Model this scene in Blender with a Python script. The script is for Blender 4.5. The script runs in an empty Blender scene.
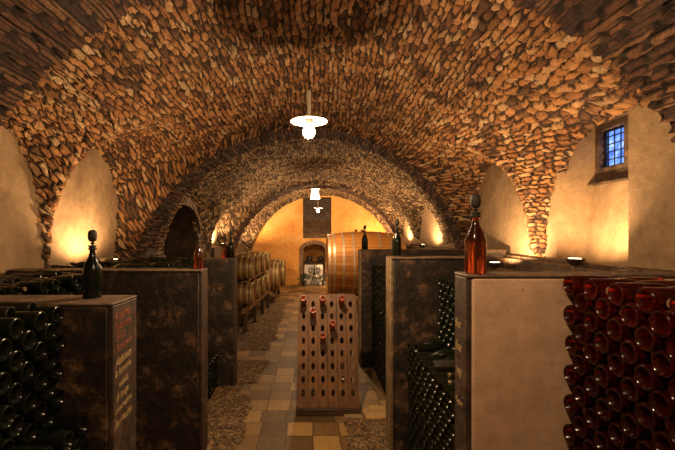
import bpy, math, random
from mathutils import Vector, Matrix, noise as mnoise
random.seed(7)
PI = math.pi
S = bpy.context.scene
COL = S.collection

# ------------------------------------------------------------------ camera, world, exposure
cam_d = bpy.data.cameras.new('camera'); cam = bpy.data.objects.new('camera', cam_d); COL.objects.link(cam)
cam.location = (0, 0, 2.2); cam.rotation_euler = (PI/2, 0, 0)
cam_d.sensor_width = 36; cam_d.lens = 36*400/675
cam_d.shift_x = 24.5/675; cam_d.shift_y = 8/675
cam_d.clip_start = .05
S.camera = cam
S.view_settings.view_transform = 'Standard'; S.view_settings.look = 'None'
S.view_settings.gamma = 1; S.view_settings.use_curve_mapping = False
S.view_settings.exposure = 0.72
w = bpy.data.worlds.new('world'); S.world = w; w.use_nodes = True
w.node_tree.nodes['Background'].inputs[0].default_value = (.05, .12, .4, 1)
w.node_tree.nodes['Background'].inputs[1].default_value = .3
try:
    S.cycles.max_bounces = 8; S.cycles.transmission_bounces = 6; S.cycles.use_denoising = True
    S.cycles.sample_clamp_indirect = 4; S.cycles.caustics_refractive = False; S.cycles.caustics_reflective = False
except Exception: pass

WARM = (1.0, .66, .36)
AMBER = (1.0, .60, .28)
P_PENDANT = 135      # watts of the pendant bulbs
P_BOWL = 115         # watts of the bowl uplights

# ------------------------------------------------------------------ mesh helpers
class MB:
    def __init__(s): s.v = []; s.f = []; s.m = []
    def add(s, vs, fs, mi=0):
        n = len(s.v); s.v += [tuple(p) for p in vs]; s.f += [tuple(i+n for i in f) for f in fs]; s.m += [mi]*len(fs); return s
    def box(s, x0, x1, y0, y1, z0, z1, mi=0):
        vs = [(x, y, z) for x in (x0, x1) for y in (y0, y1) for z in (z0, z1)]
        return s.add(vs, [(0,1,3,2),(4,6,7,5),(0,4,5,1),(2,3,7,6),(0,2,6,4),(1,5,7,3)], mi)
    def obox(s, c, u, v, w_, mi=0):
        c, u, v, w_ = map(Vector, (c, u, v, w_))
        vs = [c+a*u+b*v+d*w_ for a in (-1,1) for b in (-1,1) for d in (-1,1)]
        return s.add(vs, [(0,1,3,2),(4,6,7,5),(0,4,5,1),(2,3,7,6),(0,2,6,4),(1,5,7,3)], mi)
    def lathe(s, prof, seg=20, mat=None, mi=0, cap0=True, cap1=True):
        M = mat or Matrix.Identity(4); vs = []; fs = []
        for (r, z) in prof:
            for k in range(seg):
                a = 2*PI*k/seg; vs.append(M @ Vector((r*math.cos(a), r*math.sin(a), z)))
        for i in range(len(prof)-1):
            for k in range(seg):
                k2 = (k+1) % seg; fs.append((i*seg+k, i*seg+k2, (i+1)*seg+k2, (i+1)*seg+k))
        if cap0: fs.append(tuple(reversed(range(seg))))
        if cap1: fs.append(tuple((len(prof)-1)*seg+k for k in range(seg)))
        return s.add(vs, fs, mi)
    def tube(s, pts, r, seg=8, mi=0):
        pts = [Vector(p) for p in pts]; vs = []; fs = []
        rs = r if isinstance(r, (list, tuple)) else [r]*len(pts)
        for i, p in enumerate(pts):
            t = (pts[min(i+1, len(pts)-1)]-pts[max(i-1, 0)]).normalized()
            a = t.orthogonal().normalized() if i == 0 else (pa - t*pa.dot(t)).normalized()
            pa = a; b = t.cross(a)
            for k in range(seg):
                an = 2*PI*k/seg; vs.append(p+(a*math.cos(an)+b*math.sin(an))*rs[i])
        for i in range(len(pts)-1):
            for k in range(seg):
                k2 = (k+1) % seg; fs.append((i*seg+k, i*seg+k2, (i+1)*seg+k2, (i+1)*seg+k))
        fs.append(tuple(reversed(range(seg)))); fs.append(tuple((len(pts)-1)*seg+k for k in range(seg)))
        return s.add(vs, fs, mi)
    def mesh(s, name, mats, smooth=True, bevel=0):
        me = bpy.data.meshes.new(name); me.from_pydata(s.v, [], s.f)
        for m in (mats if isinstance(mats, (list, tuple)) else [mats]): me.materials.append(m)
        me.polygons.foreach_set('material_index', s.m)
        me.update()
        if smooth:
            me.polygons.foreach_set('use_smooth', [True]*len(me.polygons))
            me.set_sharp_from_angle(angle=math.radians(38))
        return me
    def build(s, name, mats, parent=None, smooth=True, bevel=0):
        o = bpy.data.objects.new(name, s.mesh(name, mats, smooth)); COL.objects.link(o)
        if parent: o.parent = parent
        if bevel:
            b = o.modifiers.new('bevel', 'BEVEL'); b.width = bevel; b.segments = 2; b.limit_method = 'ANGLE'; b.angle_limit = .6
        return o
def tag(o, label=None, cat=None, group=None, kind=None):
    if label: o['label'] = label
    if cat: o['category'] = cat
    if group: o['group'] = group
    if kind: o['kind'] = kind
    return o
def empty(name, loc, rz=0):
    o = bpy.data.objects.new(name, None); COL.objects.link(o); o.location = loc; o.rotation_euler = (0, 0, rz); o.empty_display_size = .1; return o
def copy_tree(o, parent=None):
    c = o.copy(); COL.objects.link(c); c.parent = parent
    for ch in o.children: copy_tree(ch, c)
    return c
def axis_x(sgn=1):     # lathe axis z -> +-x
    return Matrix.Rotation(PI/2*sgn, 4, 'Y')

# ------------------------------------------------------------------ material helpers
class NT:
    def __init__(s, name):
        s.m = bpy.data.materials.new(name); s.m.use_nodes = True; s.t = s.m.node_tree; s.n = s.t.nodes
        s.p = s.n['Principled BSDF']; s.out = s.n['Material Output']
    def new(s, typ, ins=None, **kw):
        n = s.n.new(typ)
        for k, v in kw.items(): setattr(n, k, v)
        for k, v in (ins or {}).items(): s.set(n.inputs[k], v)
        return n
    def set(s, sock, v):
        if isinstance(v, bpy.types.NodeSocket): s.t.links.new(v, sock)
        else: sock.default_value = v
    def math(s, op, a, b=0.0, c=None):
        n = s.n.new('ShaderNodeMath'); n.operation = op; s.set(n.inputs[0], a); s.set(n.inputs[1], b)
        if c is not None: s.set(n.inputs[2], c)
        return n.outputs[0]
    def vmath(s, op, a, b=None, scale=None):
        n = s.n.new('ShaderNodeVectorMath'); n.operation = op; s.set(n.inputs[0], a)
        if b is not None: s.set(n.inputs[1], b)
        if scale is not None: s.set(n.inputs['Scale'], scale)
        return n.outputs[0]
    def ramp(s, fac, stops, interp='LINEAR'):
        n = s.n.new('ShaderNodeValToRGB'); n.color_ramp.interpolation = interp; e = n.color_ramp.elements
        while len(e) < len(stops): e.new(.5)
        for i, (p, c) in enumerate(stops):
            e[i].position = p; e[i].color = (c, c, c, 1) if isinstance(c, (int, float)) else (*c, 1)
        s.set(n.inputs[0], fac); return n.outputs[0]
    def mix(s, fac, a, b, blend='MIX'):
        n = s.n.new('ShaderNodeMix'); n.data_type = 'RGBA'; n.blend_type = blend
        s.set(n.inputs[0], fac)
        for i, v in ((6, a), (7, b)):
            if isinstance(v, tuple) and len(v) == 3: v = (*v, 1)
            s.set(n.inputs[i], v)
        return n.outputs[2]
    def noise(s, vec, scale, detail=4, rough=.55, out='Fac', dist=0):
        n = s.new('ShaderNodeTexNoise', {'Vector': vec, 'Scale': scale, 'Detail': detail, 'Roughness': rough, 'Distortion': dist})
        return n.outputs[out]
    def obj(s): return s.new('ShaderNodeTexCoord').outputs['Object']
    def bump(s, h, strength=.3, dist=.01):
        n = s.new('ShaderNodeBump', {'Height': h, 'Strength': strength, 'Distance': dist}); s.set(s.p.inputs['Normal'], n.outputs[0])
def plain(name, col, rough=.5, metal=0, var=.25, scale=8, bump=.1):
    t = NT(name); c = t.obj(); n = t.noise(c, scale, 5)
    a = tuple(x*(1-var) for x in col); b = tuple(min(1, x*(1+var)) for x in col)
    t.set(t.p.inputs['Base Color'], t.ramp(n, [(.3, a), (.7, b)]))
    t.p.inputs['Roughness'].default_value = rough; t.p.inputs['Metallic'].default_value = metal
    if bump: t.bump(t.noise(c, scale*6, 4), bump, .01)
    return t.m

def stone_mat(name, bw, bh, cols, disp, wob=.05, dark=1.0, rand=.72, gapw=.20):
    t = NT(name)
    uv = t.new('ShaderNodeUVMap').outputs[0]
    n1 = t.vmath('SUBTRACT', t.noise(uv, 1.8, 3, out='Color'), (.5, .5, .5))
    n2 = t.vmath('SUBTRACT', t.noise(uv, 11, 3, out='Color'), (.5, .5, .5))
    v = t.vmath('ADD', uv, t.vmath('SCALE', n1, scale=wob*3)); v = t.vmath('ADD', v, t.vmath('SCALE', n2, scale=wob))
    g = t.vmath('MULTIPLY', v, (1/bw, 1/bh, 0))
    sp = t.new('ShaderNodeSeparateXYZ', {0: g}); row = t.math('FLOOR', sp.outputs[1])
    gx = t.math('ADD', sp.outputs[0], t.math('MULTIPLY', row, .37))
    g = t.new('ShaderNodeCombineXYZ', {0: gx, 1: sp.outputs[1], 2: 0.0}).outputs[0]
    ve = t.new('ShaderNodeTexVoronoi', {'Vector': g, 'Scale': 1.0, 'Randomness': rand}, feature='DISTANCE_TO_EDGE', voronoi_dimensions='2D')
    vc = t.new('ShaderNodeTexVoronoi', {'Vector': g, 'Scale': 1.0, 'Randomness': rand}, voronoi_dimensions='2D')
    sc = t.new('ShaderNodeSeparateColor', {0: vc.outputs['Color']}); k = sc.outputs[0]; k2 = sc.outputs[1]
    fy = t.math('FRACT', sp.outputs[1]); rowgap = t.math('MULTIPLY', t.math('MINIMUM', fy, t.math('SUBTRACT', 1.0, fy)), 1.6)
    ed = t.math('MINIMUM', ve.outputs['Distance'], t.math('ADD', rowgap, t.math('MULTIPLY', k2, .12)))
    fine = t.noise(uv, 19, 8, .78)
    ed = t.math('ADD', ed, t.math('MULTIPLY', t.math('SUBTRACT', fine, .5), .22))
    st = t.ramp(ed, [(.03, 0.0), (gapw, 1.0)], 'EASE')
    col = t.ramp(k, cols)
    col = t.mix(1.0, col, t.ramp(fine, [(.3, .36), (.7, 1.5)]), 'MULTIPLY')
    grit = t.noise(uv, 62, 4, .8)
    col = t.mix(1.0, col, t.ramp(grit, [(.32, .55), (.68, 1.35)]), 'MULTIPLY')
    big = t.noise(uv, .6, 3)
    col = t.mix(1.0, col, t.ramp(big, [(.3, .75*dark), (.7, 1.15*dark)]), 'MULTIPLY')
    col = t.mix(st, (.028*dark, .016*dark, .010*dark), col)
    t.set(t.p.inputs['Base Color'], col); t.p.inputs['Roughness'].default_value = .85
    h = t.math('MULTIPLY', st, t.math('ADD', .55, t.math('MULTIPLY', k2, .65)))
    h = t.math('ADD', h, t.math('MULTIPLY', fine, 1.15))
    h = t.math('ADD', h, t.math('MULTIPLY', t.noise(uv, 4.5, 3), .5))
    h = t.math('ADD', h, t.math('MULTIPLY', t.math('SUBTRACT', grit, .5), .55))
    d = t.new('ShaderNodeDisplacement', {'Height': h, 'Midlevel': 1.3, 'Scale': disp})
    t.t.links.new(d.outputs[0], t.out.inputs['Displacement'])
    t.m.displacement_method = 'BOTH'
    return t.m
STONE = stone_mat('vault_rubble', .17, .068,
    [(.05, (.13, .065, .034)), (.25, (.34, .15, .058)), (.5, (.48, .23, .085)), (.75, (.56, .29, .115)), (.95, (.62, .42, .23))], .058)
RIB = stone_mat('rib_brick', .36, .075,
    [(.1, (.06, .025, .016)), (.5, (.17, .07, .035)), (.9, (.28, .14, .07))], .05, wob=.018, dark=.8, rand=.25, gapw=.20)
STONEB = stone_mat('far_rubble', .135, .068,
    [(.1, (.10, .06, .035)), (.4, (.34, .19, .085)), (.66, (.48, .31, .155)), (.9, (.60, .44, .25))], .045)

def plaster_mat(name, c1, c2, c3, sc=1.2, bs=.5):
    t = NT(name); c = t.obj(); n = t.noise(c, sc, 6, .6, dist=.5); n2 = t.noise(c, 9, 5, .7)
    col = t.ramp(n, [(.25, c1), (.5, c2), (.75, c3)])
    col = t.mix(1.0, col, t.ramp(n2, [(.25, .7), (.7, 1.1)]), 'MULTIPLY')
    sp = t.noise(c, 40, 3, .6)
    col = t.mix(t.ramp(sp, [(.66, 0.0), (.74, .6)]), col, (.12, .06, .03))
    t.set(t.p.inputs['Base Color'], col); t.p.inputs['Roughness'].default_value = .9
    t.bump(t.math('ADD', n, t.math('MULTIPLY', n2, .5)), bs, .05)
    return t.m
PLASTER = plaster_mat('old_plaster', (.19, .12, .065), (.33, .225, .125), (.42, .30, .18))
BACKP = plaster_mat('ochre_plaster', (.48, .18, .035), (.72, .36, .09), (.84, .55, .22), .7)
PINK = plaster_mat('smooth_render', (.58, .37, .24), (.66, .44, .29), (.70, .48, .34), 2.5, .12)

def rust_mat(name, c0, c1, c2, thr=.55):
    t = NT(name); c = t.obj(); n = t.noise(c, 5, 10, .74, dist=.3); n2 = t.noise(c, 16, 6, .7)
    col = t.ramp(n, [(.38, c0), (thr, c1), (.66, c2)])
    col = t.mix(1.0, col, t.ramp(n2, [(.3, .35), (.7, 1.3)]), 'MULTIPLY')
    t.set(t.p.inputs['Base Color'], col)
    t.set(t.p.inputs['Roughness'], t.ramp(n2, [(.3, .5), (.7, .85)]))
    t.bump(n2, .5, .02); return t.m
DARKP = rust_mat('weathered_slab', (.006, .005, .004), (.028, .016, .010), (.22, .12, .06), .52)
DARKE = rust_mat('slab_edge', (.03, .017, .010), (.065, .035, .019), (.13, .075, .04))
TOPP = rust_mat('slab_top', (.07, .042, .025), (.14, .085, .048), (.24, .15, .085))

def wood_mat(name, c0, c1, axis=2, rough=.55, ring=14):
    t = NT(name); c = t.obj()
    sc = [ring, ring, ring]; sc[axis] = ring*.06
    n = t.noise(t.vmath('MULTIPLY', c, tuple(sc)), 1, 6, .65); n2 = t.noise(c, 2.5, 3)
    col = t.mix(1.0, t.ramp(n, [(.3, c0), (.7, c1)]), t.ramp(n2, [(.3, .7), (.7, 1.15)]), 'MULTIPLY')
    t.set(t.p.inputs['Base Color'], col); t.p.inputs['Roughness'].default_value = rough; t.bump(n, .3, .01)
    return t.m
def stave_mat(name, c0, c1, n_st, axis_len='x'):
    t = NT(name); c = t.obj(); sp = t.new('ShaderNodeSeparateXYZ', {0: c})
    ang = t.math('MULTIPLY', t.math('ARCTAN2', sp.outputs[1], sp.outputs[2]), n_st/(2*PI))
    fr = t.math('FRACT', ang); fl = t.math('FLOOR', ang)
    wn = t.new('ShaderNodeTexWhiteNoise', {'W': fl}, noise_dimensions='1D').outputs[0]
    n = t.noise(t.vmath('MULTIPLY', c, (1.2, 20, 20)), 1, 5, .6)
    k = t.math('ADD', t.math('MULTIPLY', wn, .6), t.math('MULTIPLY', n, .4))
    col = t.ramp(k, [(.2, c0), (.8, c1)])
    gap = t.math('LESS_THAN', t.math('MINIMUM', fr, t.math('SUBTRACT', 1.0, fr)), .035)
    col = t.mix(gap, col, tuple(x*.25 for x in c0))
    t.set(t.p.inputs['Base Color'], col); t.p.inputs['Roughness'].default_value = .5; t.bump(n, .2, .01)
    return t.m
WOODR = wood_mat('rack_oak', (.07, .027, .007), (.24, .10, .022))
WOODD = wood_mat('dark_beam', (.03, .016, .008), (.10, .05, .022), 0)
WOODL = wood_mat('rack_rail', (.16, .09, .04), (.34, .20, .09), 1)
TUNM = stave_mat('tun_staves', (.46, .17, .03), (.72, .34, .075), 44)
CASKM = stave_mat('cask_staves', (.14, .065, .02), (.32, .16, .05), 26)
CASKH = wood_mat('cask_head', (.22, .12, .04), (.42, .25, .09), 2)
HOOP = plain('hoop_metal', (.62, .52, .38), .45, .5, .2, 12)
HOOPD = plain('cask_hoop', (.46, .36, .16), .5, .3, .25, 12)
IRON = plain('black_iron', (.012, .011, .010), .5, .4, .2, 20)
CABLE = plain('cable_black', (.02, .015, .012), .6, 0, .1, 20, 0)
WHITE = plain('white_enamel', (.85, .78, .66), .35, 0, .05, 6, 0)
BOWLM = plain('bowl_clay', (.035, .025, .02), .5, 0, .2, 20)
SHEET = plain('white_sheet', (.85, .82, .76), .8, 0, .06, 5)
LEAF = plain('dark_foliage', (.02, .03, .01), .7, 0, .4, 20)
CAPM = plain('crown_cap', (.36, .20, .13), .4, .2, .2, 40, 0)
CAPG = plain('gold_cap', (.28, .2, .1), .35, .5, .2, 40, 0)
STOPM = rust_mat('stopper_dark', (.012, .010, .008), (.03, .022, .015), (.06, .04, .025))
CHALKW = plain('chalk_yellow', (.42, .29, .14), .9, 0, .35, 60, 0)
CHALKR = plain('chalk_red', (.24, .075, .04), .9, 0, .4, 60, 0)

def glass_mat(name, col, trans, rough=.1, dust=0.0):
    t = NT(name); t.p.inputs['Base Color'].default_value = (*col, 1); t.p.inputs['Roughness'].default_value = rough
    t.p.inputs['Transmission Weight'].default_value = trans; t.p.inputs['IOR'].default_value = 1.48
    c = t.obj(); n = t.noise(c, 30, 4)
    t.set(t.p.inputs['Roughness'], t.ramp(n, [(.35, rough), (.75, rough+.25+dust)]))
    t.p.inputs['Specular IOR Level'].default_value = .5 if trans else .3
    return t.m
GREEN = glass_mat('dark_green_glass', (.006, .008, .004), 0, .10)
GREEN2 = glass_mat('dusty_green_glass', (.020, .018, .012), 0, .22, .1)
ROSE = glass_mat('rose_glass', (.62, .05, .018), .97, .04)
ROSEC = glass_mat('rose_wine_glass', (.30, .065, .025), .95, .03)
ROSEL = glass_mat('pale_rose_glass', (.50, .13, .06), .3, .25)
CLEARG = glass_mat('clear_glass', (.75, .68, .55), .85, .04)
def emit(name, col, st):
    t = NT(name); t.p.inputs['Emission Color'].default_value = (*col, 1); t.p.inputs['Emission Strength'].default_value = st
    t.p.inputs['Base Color'].default_value = (*col, 1); return t.m
BULB = emit('bulb_glow', (1, .82, .55), 22)
LAMPG = emit('milk_glass_glow', (1, .80, .5), 5)
BOWLG = emit('bowl_lamp_glow', (1, .72, .38), 14)

# ------------------------------------------------------------------ vault
R0 = 3.25; RRIB = 3.12
XR, XL = 3.35, -3.08          # plaster wall planes
YEND = 17.0
def cxf(y): return .15+.0193*(max(y, 3)-3)
def czf(y): return 1.13-.032*(max(y, 3)-3)
# lunettes: side, centre y, half width, crown z, exponent
LUN = [(1, 4.51, 1.27, 3.55, 3.0), (1, 7.3, 1.2, 3.5, 2.0), (1, 11.4, 1.15, 3.2, 2.0), (1, 14.1, .85, 3.0, 2.0),
       (1, 1.4, 1.0, 3.3, 2.0), (-1, 1.5, 1.0, 3.3, 2.0),
       (-1, 3.75, .82, 3.3, 2.6), (-1, 5.56, .95, 3.42, 1.9), (-1, 9.45, 1.4, 3.12, 2.0), (-1, 12.3, .8, 3.05, 2.0), (-1, 15.7, .75, 2.9, 2.0)]
def zcell(side, y, dist):
    z = 0; dist = max(0, dist)
    for s, y0, hw, za, p in LUN:
        if s == side:
            t = abs(y-y0)/(hw*(1+1.5*dist))
            if t < 1: z = max(z, 1.55+(za+.22*dist-1.55)*(1-t**p)**.5)
    return z
def rib_at(yg):
    if 1.5 <= yg <= 3.0: return 1
    if 7.35 <= yg <= 8.05: return 2
    if 13.95 <= yg <= 14.85: return 3
    if yg >= 16.75: return 4
    return 0
def skew(yg):
    if yg <= 3.02: return 0
    if yg < 6.5: return .36*(yg-3.02)/3.48
    if yg > 14.9: return .36*max(0, (YEND-yg)/(YEND-14.9))
    return .36
def vault():
    ys = []; y = -1.5
    while y < 1.5: ys.append(y); y += .1
    for a, b, st in ((1.5, 3.0, .03), (3.0, 7.35, .0225), (7.35, 8.05, .03), (8.05, 13.95, .035), (13.95, 14.85, .04), (14.85, 16.75, .05), (16.75, 17.0, .06)):
        n = max(2, round((b-a)/st))
        for i in range(n+1): ys.append((a+(b-a)*i/n) + (0.004 if i == 0 else (-.004 if i == n else 0)))
    NT_ = 470
    th = [math.radians(-21+222*i/(NT_-1)) for i in range(NT_)]
    verts = []; cl = []; ribs = []; rds = []
    for yg in ys:
        rb = rib_at(yg); ribs.append(rb); k = skew(yg)
        for t in th:
            c, s_ = math.cos(t), math.sin(t)
            y = min(yg + k*R0*c, YEND+.01) if yg < YEND-.3 else yg
            cx, cz = cxf(y), czf(y); R = RRIB if rb else R0
            rad = R if s_ > 0 else R/abs(c)
            side = 1 if c > 0 else -1
            W = (XR-cx+.10) if side > 0 else (cx-XL+.10)
            cc = False
            if not rb and abs(c) > .25:
                rw = W/abs(c)
                if s_ <= .02:
                    if zcell(side, y, 0) > 0 and rw > rad: rad = rw; cc = True
                else:
                    r_ = rad; ins = lambda q_: cz+q_*s_ < zcell(side, y, W-.10-q_*abs(c))
                    if ins(r_+.005):
                        while r_ < rw and ins(r_): r_ += .06
                        if r_ >= rw and ins(rw): rad = rw; cc = True
                        else:
                            lo, hi = max(rad, r_-.06), min(r_, rw)
                            for _ in range(6):
                                m_ = (lo+hi)/2
                                if ins(m_): lo = m_
                                else: hi = m_
                            rad = lo
            verts.append((cx+rad*c, y, max(-.05, cz+rad*s_))); cl.append(cc); rds.append(rad)
    me = bpy.data.meshes.new('ceiling'); faces = []; mi = []; n = NT_
    for j in range(len(ys)-1):
        for i in range(n-1):
            q = (j*n+i, j*n+i+1, (j+1)*n+i+1, (j+1)*n+i)
            if all(cl[a] for a in q): continue
            faces.append(q); r = 1 if (ribs[j] and ribs[j+1]) else 0
            mi.append(1 if r and ribs[j] != 4 else (2 if ys[j] > 8.05 else 0))
    me.from_pydata(verts, [], faces)
    for m in (STONE, RIB, STONEB): me.materials.append(m)
    me.polygons.foreach_set('material_index', mi); me.polygons.foreach_set('use_smooth', [True]*len(faces))
    uvl = me.uv_layers.new(name='UVMap')
    uv = []
    for q in faces:
        yc = verts[q[0]][1]; sd_ = 1 if verts[q[0]][0] > .2 else -1
        y0 = min((l for l in LUN if l[0] == sd_), key=lambda l: abs(l[1]-yc)/l[2])[1]; sg = 1 if yc < y0 else -1
        for a in q:
            ex_ = rds[a]-R0; c_ = abs(math.cos(th[a % n]))
            uv += [verts[a][1]+sg*ex_*.8, th[a % n]*R0+ex_*.6]
    uvl.data.foreach_set('uv', uv)
    o = bpy.data.objects.new('ceiling', me); COL.objects.link(o); tag(o, 'vaulted ceiling of rough brown stone rubble with darker arches', kind='structure')
vault()

# plaster walls
def wall_grid(name, X, holes, mat, extra=None):
    b = MB(); ys = sorted(set([-1.5+.5*i for i in range(38)] + [v for h in holes for v in h[:2]])); zs = sorted(set([-.05, .6, 1.2, 1.8, 2.4, 3.0, 3.65] + [v for h in holes for v in h[2:4]]))
    for i in range(len(ys)-1):
        for j in range(len(zs)-1):
            ym, zm = (ys[i]+ys[i+1])/2, (zs[j]+zs[j+1])/2
            if any(h[0] < ym < h[1] and h[2] < zm < h[3] for h in holes): continue
            b.add([(X, ys[i], zs[j]), (X, ys[i+1], zs[j]), (X, ys[i+1], zs[j+1]), (X, ys[i], zs[j+1])], [(0, 1, 2, 3)])
    if extra: extra(b)
    o = b.build(name, mat, smooth=False); tag(o, kind='structure'); return o
WY0, WY1 = 4.25, 5.49
def rec(b):
    XB = 3.83; z0, z1 = 1.7, 3.64
    q = [(0, 1, 2, 3)]
    b.add([(XR, WY1, z0), (XB, WY1-.06, z0), (XB, WY1-.06, z1), (XR, WY1, z1)], q)
    b.add([(XR, WY0, z0), (XR, WY0, z1), (XB, WY0+.06, z1), (XB, WY0+.06, z0)], q)
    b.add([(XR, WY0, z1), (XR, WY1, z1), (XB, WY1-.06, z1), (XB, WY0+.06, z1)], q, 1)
    b.add([(XR, WY0, z0), (XB, WY0+.06, z0), (XB, WY1-.06, z0), (XR, WY1, z0)], q)
    b.add([(XB-.14, WY0+.04, 1.7), (XB-.14, WY1-.04, 1.7), (XB-.02, WY1-.04, 2.84), (XB-.02, WY0+.04, 2.84)], q)
    # back wall around the window
    wy0, wy1, wz0, wz1 = 4.93, 5.36, 3.06, 3.56
    for (a, c_, d, e) in ((WY0, wy0, 2.84, z1), (wy1, WY1, 2.84, z1), (wy0, wy1, 2.84, wz0), (wy0, wy1, wz1, z1)):
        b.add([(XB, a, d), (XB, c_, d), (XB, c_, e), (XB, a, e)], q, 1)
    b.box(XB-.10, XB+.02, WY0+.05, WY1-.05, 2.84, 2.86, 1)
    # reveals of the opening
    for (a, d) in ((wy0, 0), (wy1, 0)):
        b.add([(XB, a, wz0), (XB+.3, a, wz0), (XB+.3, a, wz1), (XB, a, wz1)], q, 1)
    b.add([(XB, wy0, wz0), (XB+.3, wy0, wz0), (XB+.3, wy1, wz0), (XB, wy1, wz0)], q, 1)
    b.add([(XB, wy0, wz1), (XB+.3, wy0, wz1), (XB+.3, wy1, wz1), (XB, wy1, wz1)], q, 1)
DSTONE = rust_mat('dark_stone', (.05, .03, .02), (.12, .075, .045), (.24, .15, .09))  # darker stone for the insides of the recesses, blind arch and niche
wall_grid('wall_right', XR, [(WY0, WY1, 1.7, 3.64)], [PLASTER, DSTONE], rec)
# left wall with a dark blind arch
AY0, AY1, AZS, AZT = 8.25, 10.75, 2.12, 2.86
def arch_pts(y0, y1, zs, zt, n=20):
    m, h = (y0+y1)/2, (y1-y0)/2
    return [(m-h*math.cos(PI*i/n), zs+(zt-zs)*math.sin(PI*i/n)) for i in range(n+1)]
def larch(b):
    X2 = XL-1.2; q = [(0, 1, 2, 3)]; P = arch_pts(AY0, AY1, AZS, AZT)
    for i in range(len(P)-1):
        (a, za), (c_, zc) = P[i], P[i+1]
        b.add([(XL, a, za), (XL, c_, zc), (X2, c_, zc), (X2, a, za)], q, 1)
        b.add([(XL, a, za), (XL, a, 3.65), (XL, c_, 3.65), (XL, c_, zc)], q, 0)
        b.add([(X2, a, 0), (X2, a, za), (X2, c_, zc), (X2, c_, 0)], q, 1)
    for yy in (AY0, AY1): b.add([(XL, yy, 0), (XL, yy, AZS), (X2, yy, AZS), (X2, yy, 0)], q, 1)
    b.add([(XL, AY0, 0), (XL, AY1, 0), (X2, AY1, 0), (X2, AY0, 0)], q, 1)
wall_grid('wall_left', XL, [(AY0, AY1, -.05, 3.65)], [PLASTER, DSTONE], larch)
BRICKV = rust_mat('voussoir_brick', (.10, .055, .03), (.20, .12, .065), (.30, .19, .11))
b = MB(); P = arch_pts(AY0, AY1, AZS, AZT, 26); m_ = (AY0+AY1)/2
for i in range(len(P)-1):
    (a, za), (c_, zc) = P[i], P[i+1]
    def outp(y, z, k): v = Vector((y-m_, z-AZS)); l = v.length; v = v*((l+k)/l); return (v.x+m_, v.y+AZS)
    e = .012; a2 = a+(c_-a)*.06; za2 = za+(zc-za)*.06
    o1, o2 = outp(a2, za2, .27), outp(c_, zc, .27)
    x0, x1 = XL-.05, XL+.07+random.uniform(-.01, .01)
    vs = [(x0, a2, za2), (x0, c_, zc), (x0, *o2), (x0, *o1), (x1, a2, za2), (x1, c_, zc), (x1, *o2), (x1, *o1)]
    b.add(vs, [(0,1,2,3),(4,7,6,5),(0,4,5,1),(1,5,6,2),(2,6,7,3),(3,7,4,0)])
o = b.build('trim_1', BRICKV, smooth=False); tag(o, 'brick arch ring round the dark blind arch', kind='structure')
# impost blocks on the left pier beside the arch
b = MB(); b.box(XL-.1, XL+.36, 6.55, 7.12, 2.08, 2.2); b.box(XL-.1, XL+.30, 6.6, 7.08, 1.6, 2.08)
o = b.build('trim_2', DARKP, bevel=.02); tag(o, kind='structure')

# ledges along the walls
b = MB()
for i in range(24):
    y0 = -.6+i*.75; b.box(XR-.30, XR+.05, y0+.01, y0+.74, 1.0, 1.80+random.uniform(-.008, .008))
    b.box(XR-.16, XR+.02, y0+.01, y0+.74, 1.79, 1.845+random.uniform(-.008, .008))
    if 8.2 < y0+.75 and y0 < 10.8: continue
    b.box(XL-.05, XL+.28, y0+.01, y0+.74, 1.0, 1.78+random.uniform(-.008, .008))
o = b.build('trim_3', TOPP, bevel=.012); tag(o, kind='structure')

# end wall with window recess and doorway niche
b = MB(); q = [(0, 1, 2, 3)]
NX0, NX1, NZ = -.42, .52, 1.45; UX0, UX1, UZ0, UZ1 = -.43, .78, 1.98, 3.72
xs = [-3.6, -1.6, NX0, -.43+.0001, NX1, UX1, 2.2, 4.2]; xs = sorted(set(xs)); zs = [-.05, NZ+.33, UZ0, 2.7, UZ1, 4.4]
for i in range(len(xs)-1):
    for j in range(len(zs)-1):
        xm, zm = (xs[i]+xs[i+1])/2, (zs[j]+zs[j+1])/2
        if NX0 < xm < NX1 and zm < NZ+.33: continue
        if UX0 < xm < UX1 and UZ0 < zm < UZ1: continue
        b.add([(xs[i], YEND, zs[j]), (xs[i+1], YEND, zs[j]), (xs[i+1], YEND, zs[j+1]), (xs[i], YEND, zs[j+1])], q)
P = arch_pts(NX0, NX1, NZ, NZ+.28, 14)
for i in range(len(P)-1):
    (a, za), (c_, zc) = P[i], P[i+1]
    b.add([(a, YEND, za), (c_, YEND, zc), (c_, YEND, NZ+.33), (a, YEND, NZ+.33)], q)
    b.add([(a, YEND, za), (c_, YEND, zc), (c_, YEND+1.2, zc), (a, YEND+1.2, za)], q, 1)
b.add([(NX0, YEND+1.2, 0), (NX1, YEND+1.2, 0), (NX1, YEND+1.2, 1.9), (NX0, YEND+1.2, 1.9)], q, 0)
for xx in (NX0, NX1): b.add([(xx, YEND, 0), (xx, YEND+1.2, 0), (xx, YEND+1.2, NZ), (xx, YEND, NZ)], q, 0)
b.add([(NX0, YEND, 0), (NX1, YEND, 0), (NX1, YEND+1.2, 0), (NX0, YEND+1.2, 0)], q, 1)
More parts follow.
